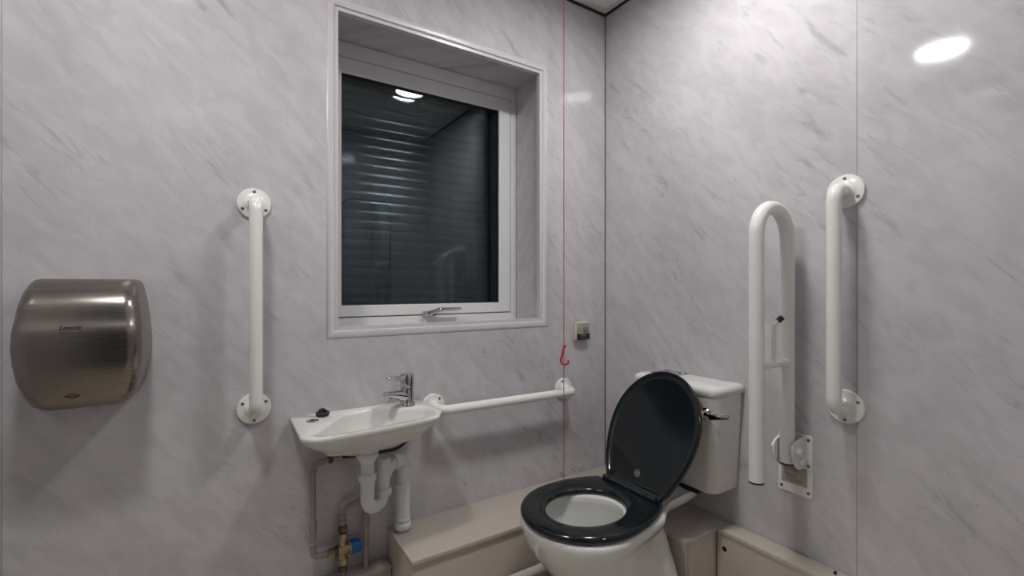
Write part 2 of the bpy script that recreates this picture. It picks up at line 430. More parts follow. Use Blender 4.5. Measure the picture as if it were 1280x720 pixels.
for y0, y1, z0, z1 in ((-.835, -.799, .5925, .595), (-.835, -.799, .583, .5845), (-.835, -.8335, .583, .595), (-.8005, -.799, .583, .595), (-.832, -.803, .588, .590),
                       (-.838, -.799, .573, .5755), (-.833, -.799, .567, .569), (-.852, -.801, .559, .561), (-.848, -.801, .553, .555)):
    box(bm, (-.0088, y0, z0), (-.0084, y1, z1))
obj('print', bm, 'red_print', lb)
bm = B()
for z0 in (.590, .5855): box(bm, (-.0088, -.859, z0), (-.0084, -.842, z0+.002))
obj('print', bm, 'greyprint', lb)
XB, XF = -.052, -.222
path = [V(XB, yc, .622)]
cx, rr = (XB+XF)/2, (XB-XF)/2
for k in range(25):
    a = pi*k/24; path.append(V(cx+rr*cos(a), yc, 1.300+rr*sin(a)))
path.append(V(XF, yc, .603))
bm = B(); tube(bm, path, .0205, 28); arm = obj('arm', bm, 'rail', t)
for x, z in ((XB, .622), (XF, .603)):
    bm = B(); disc(bm, (x, yc, z+.001), (0, 0, -1), .0206, .005, 28); obj('end_cap', bm, 'rubber', arm)
for s in (-1, 1):
    y = yc + s*.027
    pts = round_poly([(-.006, .608), (-.044, .604), (-.080, .640), (-.082, .684), (-.048, .694), (-.006, .700)], [.004, .026, .05, .026, .03, .004], 8)
    bm = B(); loft(bm, [[V(a, y-.003, b) for a, b in pts], [V(a, y+.003, b) for a, b in pts]]); ck = obj('hinge_cheek', bm, 'rail', t)
    for x, z in ((-.056, .664), (-.036, .632)):
        bm = B(); lathe(bm, [(.0125, 0), (.0125, .003), (.010, .005), (.010, .011), (.006, .014)], (x, y+s*.003, z), (0, s, 0), 20); obj('bolt_cap', bm, 'white_plastic', ck)
bm = B(); tube(bm, [(XB-.015, yc-.004, .925), (XF+.015, yc-.004, .925)], .0085, 16); rh = obj('roll_holder', bm, 'rail', t)
bm = B(); lathe(bm, [(.013, -.012), (.013, .012)], (XB-.03, yc-.006, .926), (1, 0, 0), 18); obj('collar', bm, 'rail', rh)
bm = B(); tube(bm, fillet([(-.135, yc-.004, .925), (-.135, yc-.004, 1.042), (-.122, yc-.012, 1.058)], .012, 6), .0062, 14); obj('roll_rod', bm, 'rail', rh)
bm = B(); tube(bm, [(-.126, yc-.010, 1.053), (-.116, yc-.018, 1.064)], .0082, 14); obj('tip', bm, 'rubber', rh)

# ------------------------------------------------------------------ wash basin
Nn = 96; bc = (-1.12, -.135)
outer = round_poly([(-1.318, -.001), (-.905, -.001), (-.893, -.175), (-.935, -.246), (-1.12, -.268), (-1.288, -.276), (-1.322, -.238)], [.006, .012, .03, .035, .5, .03, .03], 8)
inner = round_poly([(-1.288, -.222), (-1.160, -.050), (-1.020, -.038), (-1.002, -.085), (-.925, -.110), (-.922, -.190), (-.95, -.224), (-1.12, -.245), (-1.27, -.248)], [.03, .06, .02, .025, .03, .03, .03, .3, .03], 8)
ro = radial(outer, bc, Nn); ri = radial(inner, bc, Nn)
def ringz(pts, z, s=1., c=bc, ymax=None): return [V(c[0]+(x-c[0])*s, min(c[1]+(y-c[1])*s, ymax if ymax is not None else 9), z) for x, y in pts]
def mix(a, b, t): return [(p[0]*(1-t)+q[0]*t, p[1]*(1-t)+q[1]*t) for p, q in zip(a, b)]
wb = thing('wash_basin', 'white ceramic corner-cut wash basin fixed under the window', 'basin', (-1.12, 0, .64))
dc = (-1.118, -.125)
def under(s, z): return [V(dc[0]+(x-dc[0])*s, dc[1]+(y-dc[1])*s, z) for x, y in ro]
def under2(sx, sy, z):
    return [V(dc[0]+(x-dc[0])*sx, dc[1]+(y-dc[1])*sy, z) for x, y in ro]
circ = [(dc[0]+.032*cos(2*pi*k/Nn), dc[1]+.032*sin(2*pi*k/Nn)) for k in range(Nn)]
rings = [[V(x, y, .648) for x, y in circ], [V(x, y, .655) for x, y in circ], under2(.34, .42, .666), under2(.56, .60, .683), under2(.76, .78, .704), under2(.89, .90, .724),
         under2(.955, .96, .736), ringz(ro, .744, .995), ringz(ro, .751), ringz(ro, .755, .996), ringz(ro, .757, .988),
         ringz(mix(ro, ri, .86), .757), ringz(ri, .754), ringz(ri, .745, .975), ringz(ri, .715, .93), ringz(ri, .690, .82), ringz(ri, .678, .60), ringz(ri, .673, .30), ringz(ri, .672, .12)]
bm = B(); loft(bm, rings); bowl = obj('bowl', bm, 'ceramic', wb, 60)
bm = B(); lathe(bm, [(.020, 0), (.020, .0025), (.015, .003), (.013, .0005)], (-1.12, -.135, .672), (0, 0, 1), 28); obj('plughole_ring', bm, 'chrome', wb)
bm = B(); lathe(bm, [(.0175, 0), (.0175, .0025), (.012, .0035)], (-1.268, -.088, .7565), (0, 0, 1), 28); cv = obj('hole_cover', bm, 'chrome', wb)
bm = B(); lathe(bm, [(.006, 0), (.006, .002), (.003, .004)], (-1.268, -.088, .7595), (0, 0, 1), 16); obj('cover_screw', bm, 'dkbrass', cv)
bm = B(); tube(bm, [(-.905, -.09, .738), (-.898, -.09, .738)], .007, 14); obj('fixing_bolt', bm, 'screw', wb)

pg = thing('basin_plug', 'black rubber plug lying on the left rim of the basin', 'plug', (-1.232, -.045, .757))
bm = B(); lathe(bm, [(.016, 0), (.0195, .004), (.0205, .011), (.019, .0125), (.012, .0125)], (-1.232, -.045, .7572), (0, 0, 1), 30); obj('stopper', bm, 'rubber', pg)
bm = B(); tube(bm, fillet([(-1.245, -.050, .767), (-1.240, -.048, .777), (-1.231, -.045, .778), (-1.219, -.041, .767)], .004, 5), .0042, 12); obj('loop', bm, 'rubber', pg)

# mixer tap
tx, ty, tz = -.968, -.058, .757
dv = V(-.93, -.367, 0).normalized()
tp = thing('mixer_tap', 'chrome lever mixer tap standing on the right end of the basin', 'tap', (tx, ty, tz))
bm = B(); lathe(bm, [(.0275, 0), (.0275, .004), (.025, .008), (.0228, .013), (.0222, .055), (.0222, .059)], (tx, ty, tz), (0, 0, 1), 36); obj('body', bm, 'chrome', tp)
bm = B(); lathe(bm, [(.0222, .0605), (.0230, .063), (.0230, .101), (.0215, .1055), (.012, .107)], (tx, ty, tz), (0, 0, 1), 36); hub = obj('handle_hub', bm, 'chrome', tp)
P = V(tx, ty, tz)
def oval_sweep(bm, pts, dims, seg=24):
    rings = []
    for i, p in enumerate(pts):
        q0 = pts[max(0, i-1)]; q1 = pts[min(len(pts)-1, i+1)]; d = (q1-q0).normalized(); s = d.cross(V(0, 0, 1)).normalized(); u = s.cross(d)
        w, h = dims[i]; rings.append([p+s*(w*cos(2*pi*k/seg))+u*(h*sin(2*pi*k/seg)) for k in range(seg)])
    loft(bm, rings)
bm = B(); oval_sweep(bm, [P+dv*a+V(0, 0, h) for a, h in ((.004, .030), (.025, .037), (.05, .044), (.075, .049), (.088, .050), (.092, .050))],
                     [(.020, .025), (.0175, .0185), (.0160, .0135), (.015, .0105), (.0145, .0095), (.011, .006)]); sp = obj('spout', bm, 'chrome', tp)
bm = B(); lathe(bm, [(.0115, 0), (.0115, .010), (.009, .012)], P+dv*.078+V(0, 0, .044), (0, 0, -1), 24); obj('aerator', bm, 'chrome', sp)
bm = B(); oval_sweep(bm, [P+dv*a+V(0, 0, h) for a, h in ((.012, .094), (.03, .0945), (.055, .0965), (.075, .1005), (.081, .1025))],
                     [(.014, .011), (.011, .0088), (.010, .0078), (.0095, .0068), (.006, .004)]); obj('lever', bm, 'chrome', hub)

# ------------------------------------------------------------------ waste trap
wt = thing('waste_trap', 'white plastic waste trap and drain pipe beneath the basin', 'pipe', (-.985, -.055, .337))
xd, yd = dc; xu, yu = -1.060, -.094
bm = B(); tube(bm, [(xd, yd, .646), (xd, yd, .565)], .020, 28); obj('tailpiece', bm, 'white_plastic', wt)
bm = B(); lathe(bm, [(.033, .6475), (.033, .637), (.026, .626), (.0225, .618)], (xd, yd, 0), (0, 0, 1), 32); obj('waste_flange', bm, 'white_plastic', wt)
def nut(bm, x, y, z0, z1, r, ribs=True):
    seg = 48; rings = []
    for z, k in ((z0, .93), (z0+.003, 1), (z1-.003, 1), (z1, .93)):
        rings.append([V(x+(r*k+(.0008 if i % 4 < 2 else 0))*cos(2*pi*i/seg), y+(r*k+(.0008 if i % 4 < 2 else 0))*sin(2*pi*i/seg), z) for i in range(seg)])
    loft(bm, rings)
bm = B(); nut(bm, xd, yd, .560, .584, .0262); obj('nut', bm, 'white_plastic', wt)
path = [V(xd, yd, .562), V(xd, yd, .505)]
dx, dy = xu-xd, yu-yd; L = hypot(dx, dy); 
for k in range(1, 17):
    a = pi*k/16; path.append(V(xd+dx/2*(1-cos(a)), yd+dy/2*(1-cos(a)), .505-L/2*sin(a)*1.05))
path += [V(xu, yu, .512)]
bm = B(); tube(bm, path, .0205, 28); obj('u_bend', bm, 'white_plastic', wt)
bm = B(); nut(bm, xu, yu, .494, .516, .0262); obj('nut', bm, 'white_plastic', wt)
xe, ye = -.980, -.052
bm = B(); tube(bm, [V(xu, yu, .512), V(xu, yu, .604)], [.0205, .0195], 28); obj('access_branch', bm, 'white_plastic', wt)
bm = B(); nut(bm, xu, yu, .592, .611, .0238); obj('access_cap', bm, 'white_plastic', wt)
bm = B(); tube(bm, fillet([V(xu, yu, .545), V((xu*.75+xe*.25), (yu*.75+ye*.25), .575), V(xe, ye, .588), V(xe, ye, .52)], [.03, .026], 8), .0205, 28); obj('elbow', bm, 'white_plastic', wt)
mid = V(xu*.42+xe*.58, yu*.42+ye*.58, .582); dd = V(xe-xu, ye-yu, .015).normalized()
bm = B(); lathe(bm, [(.0245, -.008), (.0265, -.005), (.0265, .008), (.0245, .011)], mid, dd, 32); obj('elbow_collar', bm, 'white_plastic', wt)
bm = B(); tube(bm, [V(xe, ye, .56), V(xe, ye, .345)], .0195, 28); obj('down_pipe', bm, 'white_plastic', wt)
for a, b, r in ((.542, .556, .0245), (.482, .500, .0245), (.372, .386, .0235)):
    bm = B(); lathe(bm, [(r-.002, a), (r, a+.003), (r, b-.003), (r-.002, b)], (xe, ye, 0), (0, 0, 1), 32); obj('collar', bm, 'white_plastic', wt)
bm = B(); lathe(bm, [(.0222, .386), (.0222, .482)], (xe, ye, 0), (0, 0, 1), 32); obj('sleeve', bm, 'white_plastic', wt)
bm = B(); nut(bm, xe, ye, .346, .366, .0262); obj('nut', bm, 'white_plastic', wt)
bm = B(); lathe(bm, [(.0205, .3372), (.0205, .347)], (xe, ye, 0), (0, 0, 1), 32); obj('pipe_end', bm, 'beige', wt)

# ------------------------------------------------------------------ supply pipework
py = -.034
sp = thing('supply_pipe', 'beige painted water pipe looping down left of the waste trap', 'pipe', (-1.258, py, .33))
bm = B(); tube(bm, fillet([(-1.205, py, .617), (-1.258, py, .610), (-1.258, py, .324), (-1.2165, py, .324)], .026, 8), .0090, 20); obj('pipe', bm, 'paintpipe', sp)
for z0, z1 in ((.585, .592), (.405, .438), (.362, .370)):
    bm = B(); lathe(bm, [(.0095, z0), (.0118, z0+.003), (.0118, z1-.003), (.0095, z1)], (-1.258, py, 0), (0, 0, 1), 20); obj('coupling', bm, 'paintpipe', sp)
bm = B(); lathe(bm, [(.0115, 0), (.0145, .002), (.0145, .012), (.0115, .014)], (-1.214, py, .616), (1, 0, .1), 6); obj('compression_nut', bm, 'dkbrass', sp)
bm = B(); lathe(bm, [(.0085, 0), (.0085, .014), (.0125, .015), (.0125, .026), (.008, .027)], (-1.200, py, .6165), (1, 0, .05), 16); obj('isolating_valve', bm, 'brass', sp)

hs = bm = B(); tube(bm, fillet([(-1.175, py, .616), (-1.10, -.022, .604), (-.990, -.020, .602), (-.958, -.040, .632), (-.955, -.070, .668)], .035, 8), .0052, 14)
tag(obj('flexible_hose', bm, 'hose'), 'dark thin flexible hose looping under the basin to the tap', 'hose')

sv = thing('supply_pipe', 'beige painted water pipe arching over behind the waste trap bend', 'pipe', (-1.098, py, .24))
bm = B(); tube(bm, fillet([(-1.170, py, .4005), (-1.170, py, .452), (-1.098, py, .468), (-1.098, py, .243)], [.03, .02], 8), .0092, 20); obj('pipe', bm, 'paintpipe', sv)
for z0, z1 in ((.412, .418), (.428, .434)):
    bm = B(); lathe(bm, [(.0105, z0), (.0125, z0+.002), (.0125, z1-.002), (.0105, z1)], (-1.170, py, 0), (0, 0, 1), 20); obj('coupling', bm, 'paintpipe', sv)
bm = B(); lathe(bm, [(.0105, .378), (.0132, .382), (.0132, .402), (.0105, .405)], (-1.098, py, 0), (0, 0, 1), 20); obj('coupling', bm, 'paintpipe', sv)

mv = thing('mixing_valve', 'brass thermostatic mixing valve with blue cap below the basin', 'valve', (-1.170, py, .24))
zv = .323
bm = B(); lathe(bm, [(.0135, -.018), (.0185, -.015), (.0185, .016), (.0165, .019)], (-1.170, py, zv), (1, 0, 0), 28)
lathe(bm, [(.0125, .285), (.0135, .300), (.0135, .362)], (-1.170, py, 0), (0, 0, 1), 24); obj('body', bm, 'brass', mv)
bm = B(); lathe(bm, [(.0105, -.045), (.0125, -.043), (.0145, -.040), (.0145, -.030), (.0125, -.028), (.0125, -.018)], (-1.170, py, zv), (1, 0, 0), 8); obj('side_nut', bm, 'brass', mv)
bm = B(); lathe(bm, [(.0158, -.025), (.0158, -.0185)], (-1.170, py, zv), (1, 0, 0), 24); obj('collar', bm, 'dkbrass', mv)
bm = B(); lathe(bm, [(.0175, .0185), (.0175, .024)], (-1.170, py, zv), (1, 0, 0), 28); obj('cap_ring', bm, 'label_white', mv)
bm = B()
seg = 48; rg = []
for r, h in ((.021, .024), (.0215, .028), (.019, .052), (.016, .056)):
    rg.append([V(-1.170+h, py+(r+(.0008 if i % 4 < 2 else 0))*cos(2*pi*i/seg), zv+(r+(.0008 if i % 4 < 2 else 0))*sin(2*pi*i/seg)) for i in range(seg)])
loft(bm, rg); obj('blue_cap', bm, 'blue', mv)
for z0, z1, r, mm in ((.358, .376, .0155, 'brass'), (.379, .399, .0140, 'dkbrass'), (.276, .296, .0165, 'brass'), (.255, .273, .0150, 'dkbrass')):
    bm = B(); lathe(bm, [(r-.002, z0), (r, z0+.002), (r, z1-.002), (r-.002, z1)], (-1.170, py, 0), (0, 0, 1), 6); obj('compression_nut', bm, mm, mv)
bm = B(); lathe(bm, [(.0105, .236), (.0105, .258)], (-1.170, py, 0), (0, 0, 1), 20); obj('tail', bm, 'paintpipe', mv)

# ------------------------------------------------------------------ pipe boxing
ZB = .337; YF = -.241; XL = -1.019
def boxing(label, loc, panels):
    t = thing('pipe_boxing', label, 'boxing', loc)
    for nm, lo, hi, mt in panels:
        bm = B(); box(bm, lo, hi, .0015); obj(nm, bm, mt, t)
    return t
bx = boxing('long beige boxing along the window wall, ending under the basin', (-.63, -.12, 0), [
    ('top_panel', (XL, YF, ZB-.015), (-.003, -.001, ZB), 'beige'),
    ('front_panel', (XL+.002, YF+.006, 0), (-.251, YF+.018, ZB-.015), 'beige'),
    ('end_panel', (XL+.001, YF+.019, 0), (XL+.013, -.001, ZB-.015), 'beige')])
boxing('beige boxing block tucked behind the toilet pan', (-.12, -.43, 0), [
    ('top_panel', (-.244, -.612, ZB-.015), (-.003, YF-.001, ZB), 'beige'),
    ('front_panel', (-.240, -.608, 0), (-.228, YF-.001, ZB-.015), 'beige'),
    ('side_panel', (-.227, -.608, 0), (-.003, -.596, ZB-.015), 'beige')])
b3 = boxing('shallow beige boxing running along the right wall past the toilet', (-.04, -1.1, 0), [
    ('top_panel', (-.080, YB+.004, ZB-.015), (-.003, -.613, ZB), 'beige_edge'),
    ('front_panel', (-.078, YB+.004, 0), (-.066, -.613, ZB-.015), 'beige')])
bm = B(); disc(bm, (-.0778, -.640, .277), (-1, 0, 0), .0085, .0006, 24); obj('cable_hole', bm, 'hole', b3)
bm = B(); box(bm, (-.033, -.950, ZB), (-.024, -.944, ZB+.008), .002); obj('fixing_lug', bm, 'hole', b3)
boxing('low beige boxing ledge below the mixing valve', (-1.55, -.03, 0), [
    ('top_panel', (XW+.003, -.060, .225), (XL-.002, -.001, .240), 'beige'),
    ('front_panel', (XW+.003, -.056, 0), (XL-.002, -.046, .225), 'beige')])
wp = thing('waste_pipe', 'pale pipe running low along the boxing front behind the toilet bowl', 'pipe', (-.7, YF-.016, .178))
bm = B(); tube(bm, [(-1.0, YF-.016, .178), (-.40, YF-.016, .178)], .0135, 20); obj('pipe', bm, 'rail', wp)
for x in (-.95, -.45):
    bm = B(); lathe(bm, [(.0155, -.008), (.0155, .008)], (x, YF-.016, .178), (1, 0, 0), 20); box(bm, (x-.008, YF-.012, .168), (x+.008, YF+.0055, .188)); obj('pipe_mount', bm, 'white_plastic', wp)

# ------------------------------------------------------------------ toilet
yt = -.470
yk = -.483
to = thing('toilet', 'white close-coupled toilet with raised charcoal lid and seat', 'toilet', (-.45, yt, 0))
def egg(xf, xm, hw, xb, hb, N=80, p=2.2, sq=4.0, tp=None):
    """closed outline: round nose at xf, widest hw at xm, tapering to half width hb at xb"""
    out = []
    for k in range(N):
        a = 2*pi*k/N; c, s = cos(a), sin(a)
        if c < 0:   # nose side (towards -x)
            x = xm - (xm-xf)*abs(c)**(2/p); y = hw*math.copysign(abs(s)**(2/p), s)
        else:
            u = abs(c)**(2/sq); x = xm+(xb-xm)*u
            q = u if tp is None else min(1, max(0, (u-.20)/.42)); w = hw + (hb-hw)*(q*q*(3-2*q)); y = w*math.copysign(abs(s)**(2/sq), s)
        out.append((x, yt+y))
    return out
def er(z, *a, **k): return [V(x, y, z) for x, y in egg(*a, **k)]
rings = [er(.001, -.555, -.42, .118, -.256, .150, sq=7), er(.03, -.545, -.42, .116, -.256, .150, sq=7), er(.10, -.530, -.41, .114, -.256, .158, sq=7),
         er(.17, -.545, -.42, .120, -.256, .163, sq=7), er(.22, -.590, -.46, .134, -.257, .158, sq=7), er(.27, -.645, -.50, .150, -.259, .142, sq=7), er(.31, -.680, -.525, .160, -.262, .125, sq=7), er(.35, -.708, -.545, .172, -.266, .112, sq=7),
         er(.395, -.732, -.553, .184, -.270, .104), er(.412, -.737, -.555, .1865, -.20, .088, tp=1.2), er(.420, -.740, -.556, .188, -.055, .090, tp=1.45, sq=5), er(.436, -.742, -.556, .190, -.030, .094, tp=1.45, sq=5),
         er(.446, -.741, -.556, .189, -.030, .094, tp=1.45, sq=5), er(.452, -.736, -.556, .184, -.032, .091, tp=1.45, sq=5),
         er(.452, -.705, -.556, .145, -.410, .095, sq=2.2), er(.446, -.697, -.556, .135, -.415, .092, sq=2.2), er(.425, -.700, -.556, .138, -.412, .094, sq=2.2), er(.39, -.692, -.55, .132, -.415, .090, sq=2.2),
         er(.33, -.655, -.53, .110, -.410, .075, sq=2.2), er(.28, -.605, -.50, .082, -.402, .058, sq=2.2), er(.25, -.560, -.48, .055, -.40, .045, sq=2.2), er(.20, -.545, -.47, .045, -.40, .04, sq=2.2)]
bm = B(); loft(bm, rings); pan = obj('pan', bm, 'ceramic', to, 60)
bm = B(); rg = er(.270, -.594, -.495, .076, -.4005, .054, sq=2.2); loft(bm, [[v-V(0, 0, .006) for v in rg], rg]); obj('water', bm, 'water', pan)
# cistern
def rrect(x0, x1, y0, y1, r, z, n=6): return [V(a, b, z) for a, b in round_poly([(x0, y0), (x1, y0), (x1, y1), (x0, y1)], [r, .006, .006, r], n)]
bm = B(); hb_, ht_ = .158, .174
loft(bm, [rrect(-.132, -.004, yk-hb_+.006, yk+hb_-.006, .034, .4645), rrect(-.137, -.003, yk-hb_, yk+hb_, .036, .470), rrect(-.150, -.003, yk-ht_, yk+ht_, .036, .770), rrect(-.150, -.003, yk-ht_, yk+ht_, .036, .792)])
cis = obj('cistern', bm, 'ceramic', to, 50)
bm = B(); box(bm, (-.14, yk-.10, .452), (-.03, yk+.10, .466), .003); obj('cistern_gasket', bm, 'rubber', cis)
bm = B(); loft(bm, [rrect(-.154, -.003, yk-.175, yk+.175, .036, .7925), rrect(-.161, -.002, yk-.181, yk+.181, .040, .797), rrect(-.163, -.002, yk-.183, yk+.183, .042, .810), rrect(-.159, -.003, yk-.179, yk+.179, .040, .820), rrect(-.145, -.008, yk-.164, yk+.164, .032, .8265), rrect(-.11, -.03, yk-.13, yk+.13, .02, .829)])
lid = obj('cistern_lid', bm, 'ceramic', to, 50)
# flush lever
lx, ly, lz = -.149, -.622, .739
bm = B(); lathe(bm, [(.017, 0), (.017, .005), (.012, .009), (.010, .022), (.0105, .030), (.008, .034)], (lx, ly, lz), (-1, 0, 0), 24); fl = obj('flush_lever', bm, 'chrome', to)
bm = B(); pth = fillet([V(lx-.026, ly, lz), V(lx-.028, ly-.018, lz+.001), V(lx-.030, ly-.030, lz-.003), V(lx-.028, ly-.094, lz+.011)], .008, 5)
rings = []
for i, p in enumerate(pth):
    f = i/(len(pth)-1); w = .0075+.003*min(1, max(0, (f-.5)*3)); 
    if i == len(pth)-1: w *= .7
    rings.append([p+V(.0035*sin(2*pi*k/16), 0, w*cos(2*pi*k/16)) for k in range(16)])
loft(bm, rings); obj('paddle', bm, 'chrome', fl)
# sticker on the cistern lid
zs = .8292
bm = B(); loft(bm, [[V(x, y, z) for x, y in ((-.108, -.352), (-.018, -.352), (-.018, -.462), (-.108, -.462))] for z in (zs-.0015, zs+.0006)]); st = obj('sticker', bm, 'navy', lid)
bm = B(); sc = (-.052, -.422)
def arc(bm, c, r0, r1, a0, a1, z, th=.0004, n=24):
    lo = [V(c[0]+r*cos(a0+(a1-a0)*k/n), c[1]+r*sin(a0+(a1-a0)*k/n), z) for r, ks in ((r0, range(n+1)), (r1, range(n, -1, -1))) for k in ks]
    q0 = [bm.verts.new(v) for v in lo]; m = len(q0)
    for k in range(n): bm.faces.new((q0[k], q0[k+1], q0[m-2-k], q0[m-1-k]))
arc(bm, sc, .026, .034, .5, 2*pi-.5, zs+.0008); arc(bm, sc, .008, .013, 0, 2*pi-.01, zs+.0008)
for y0, y1 in ((-.366, -.362), (-.378, -.373)): box(bm, (-.098, y0, zs+.0005), (-.040, y1, zs+.0009))
obj('print', bm, 'sticker_white', st)

# seat and cover share one outline
LS, CS = .412, .202                      # outline length (from the hinge edge) and nose length
def seat_outline(hw, hb, pw, N=96):
    P = [(-(LS-CS)+CS*cos(pi/2+pi*k/60), hw*sin(pi/2+pi*k/60)) for k in range(61)]
    b = LS-CS; side = [(-b+b*k/12, hb+(hw-hb)*(1-(k/12)**pw)) for k in range(1, 13)]
    side = side[:-1]+[(-.004, side[-1][1]+.003), (0, side[-1][1]-.006)]
    P += [(x, -y) for x, y in side]+list(reversed(side))
    return radial(P, (-b, 0), N)
so = seat_outline(.190, .136, 2.2)
sx, sy = -.337, -.458
hole = radial([(-.203+.1335*cos(2*pi*k/96), -.001+.113*sin(2*pi*k/96)) for k in range(96)], (-(LS-CS), 0), 96)
def rz(pts, z): return [V(x, y, z) for x, y in pts]
def sh_(pts, s): return [(-(LS-CS)+(x+(LS-CS))*s, y*s) for x, y in pts]
z0 = .456
loop = [rz(sh_(so, .955), z0), rz(sh_(so, .985), z0+.002), rz(so, z0+.008), rz(so, z0+.013), rz(sh_(so, .985), z0+.018), rz(sh_(so, .945), z0+.0225), rz(mix(sh_(so, .945), hole, .35), z0+.0245), rz(mix(sh_(so, .945), hole, .75), z0+.0205), rz(mix(so, hole, .95), z0+.016), rz(hole, z0+.011), rz(hole, z0+.004), rz(mix(so, hole, .95), z0)]
loop.append(loop[0]); bm = B(); loft(bm, loop, False, False); bmesh.ops.remove_doubles(bm, verts=bm.verts, dist=1e-6)
bmesh.ops.transform(bm, matrix=Matrix.Translation(V(sx, sy, 0)) @ Matrix.Rotation(.05, 4, 'Z'), verts=bm.verts)
seat = obj('seat', bm, 'seatplastic', to, 60)
for x, y in ((-.655, sy+.10), (-.655, sy-.10), (-.385, sy+.09), (-.385, sy-.09)):
    bm = B(); box(bm, (x-.012, y-.005, .4522), (x+.012, y+.005, .4575), .002); obj('buffer', bm, 'rubber', seat)
# cover: same outline tilted up about the hinge
hx, hz = -.342, .482; tilt = math.radians(116)
Rm = Matrix.Translation(V(hx, -.478, hz)) @ Matrix.Rotation(-.03, 4, 'Z') @ Matrix.Rotation(tilt, 4, 'Y')
so = seat_outline(.185, .122, 2.0); hc = hz; hz = 0
loop = [rz(sh_(so, .30), hz+.004), rz(sh_(so, .85), hz+.004), rz(sh_(so, .93), hz+.003), rz(sh_(so, .962), hz-.005), rz(sh_(so, .982), hz-.008), rz(sh_(so, .996), hz-.006), rz(so, hz), rz(sh_(so, .99), hz+.008), rz(sh_(so, .93), hz+.010), rz(sh_(so, .6), hz+.013), rz(sh_(so, .2), hz+.014)]
bm = B(); loft(bm, loop); bmesh.ops.transform(bm, matrix=Rm, verts=bm.verts); cov = obj('seat_cover', bm, 'seatplastic', to, 60)
# circular mark moulded near the hinge end
bm = B(); zc = hz+.0036; mc = (-.052, .004)
arc(bm, mc, .0098, .0118, 0, 2*pi-.001, zc, n=36)
for s in (-1, 0, 1): box(bm, (mc[0]-.0011+s*.0038, mc[1]-.0075+abs(s)*.002, zc-.0002), (mc[0]+.0011+s*.0038, mc[1]+.0075-abs(s)*.002, zc+.0002))
bmesh.ops.transform(bm, matrix=Rm, verts=bm.verts); obj('maker_mark', bm, 'greyprint', cov); hz = hc
# hinge rod and barrels
for y0, y1, r in ((-.355, -.380, .0095), (-.381, -.525, .0075), (-.526, -.546, .0095), (-.548, -.562, .0075), (-.564, -.582, .0095)):
    bm = B(); tube(bm, [(hx-.009, y0, .4835), (hx-.009, y1, .4835)], r, 20); hh = obj('hinge', bm, 'hinge', to)
for y in (-.368, -.572):
    bm = B(); box(bm, (hx-.010, y-.010, .4522), (hx+.022, y+.010, .474), .004); obj('hinge_post', bm, 'hinge', to)

# ------------------------------------------------------------------ pull cord
cxd, cyd = -.338, -.115
pc = thing('pull_cord', 'red emergency pull cord hanging in front of the window wall', 'pull cord', (cxd, cyd, H))
bm = B(); lathe(bm, [(.032, 0), (.032, .012), (.022, .024), (.006, .030)], (cxd, cyd, H), (0, 0, -1), 32); obj('ceiling_switch', bm, 'light_rim', pc)
bm = B(); tube(bm, [(cxd, cyd, H-.028), (cxd, cyd, .372)], .0016, 10); obj('cord', bm, 'redcord', pc)
bm = B(); rx = .84; ry = -.543
def hp(u, z): return V(cxd+u*rx, cyd+u*ry-.004, z)
tube(bm, fillet([hp(0, .922), hp(-.004, .905), hp(-.0155, .862), hp(-.012, .848), hp(.004, .845), hp(.014, .848), hp(.016, .862)], .006, 4), .0040, 12)
lathe(bm, [(.004, -.006), (.0065, -.004), (.0065, .004), (.004, .007)], hp(0, .917), (0, 0, 1), 14); obj('handle', bm, 'red', pc)

# ------------------------------------------------------------------ alarm reset box
rb = thing('alarm_reset_box', 'small cream box with black label on wall by the pull cord', 'switch', (-.150, 0, .92))
bx0, bx1, bz0, bz1 = -.193, -.117, .923, 1.002
bm = B(); box(bm, (bx0, -.022, bz0), (bx1, -.0005, bz1), .003); obj('housing', bm, 'box_cream', rb)
bm = B(); box(bm, (bx0+.003, -.024, bz0+.002), (bx1-.001, -.021, bz1-.006), .001); fp = obj('faceplate', bm, 'box_face', rb)
bm = B(); disc(bm, (-.142, -.023, .968), (0, -1, 0), .0125, .005, 28, .002); obj('reset_switch', bm, 'box_button', fp)
bm = B(); pts = [(bx0+.003, .924), (bx1-.001, .924), (bx1-.001, .953)]+[(bx1-.011-(bx1-bx0-.024)*k/10, .950-.003*sin(pi*k/10)) for k in range(11)]+[(bx0+.003, .953)]
loft(bm, [[V(x, -.0238, z) for x, z in pts], [V(x, -.0252, z) for x, z in pts]]); lbk = obj('label', bm, 'black_label', fp)
bm = B(); box(bm, (-.170, -.0256, .9405), (-.138, -.0250, .9425)); box(bm, (-.174, -.0256, .934), (-.132, -.0250, .9352)); obj('print', bm, 'greyprint', lbk)

# ------------------------------------------------------------------ hand dryer
dr = thing('hand_dryer', 'brushed stainless steel hand dryer on the wall at far left', 'hand dryer', (-1.775, 0, .86))
xm = -1.768
lev = [ # z, half width, depth, corner radius
 (.868, .066, .085, .03), (.872, .080, .105, .035), (.884, .093, .122, .04), (.905, .103, .134, .042), (.945, .112, .150, .042), (.985, .117, .158, .042), (1.020, .1185, .162, .042),
 (1.036, .1175, .1625, .042), (1.046, .117, .1625, .042), (1.053, .1165, .1618, .042), (1.060, .116, .1598, .042), (1.066, .1155, .1570, .042), (1.073, .115, .1538, .042), (1.080, .114, .1515, .042), (1.088, .113, .1500, .042), (1.098, .112, .1485, .042),
 (1.106, .111, .1465, .042), (1.114, .110, .1435, .042), (1.122, .1085, .139, .042), (1.130, .107, .133, .041), (1.140, .1055, .1235, .040), (1.150, .103, .112, .038), (1.160, .100, .098, .034), (1.168, .096, .080, .028), (1.172, .088, .060, .022)]
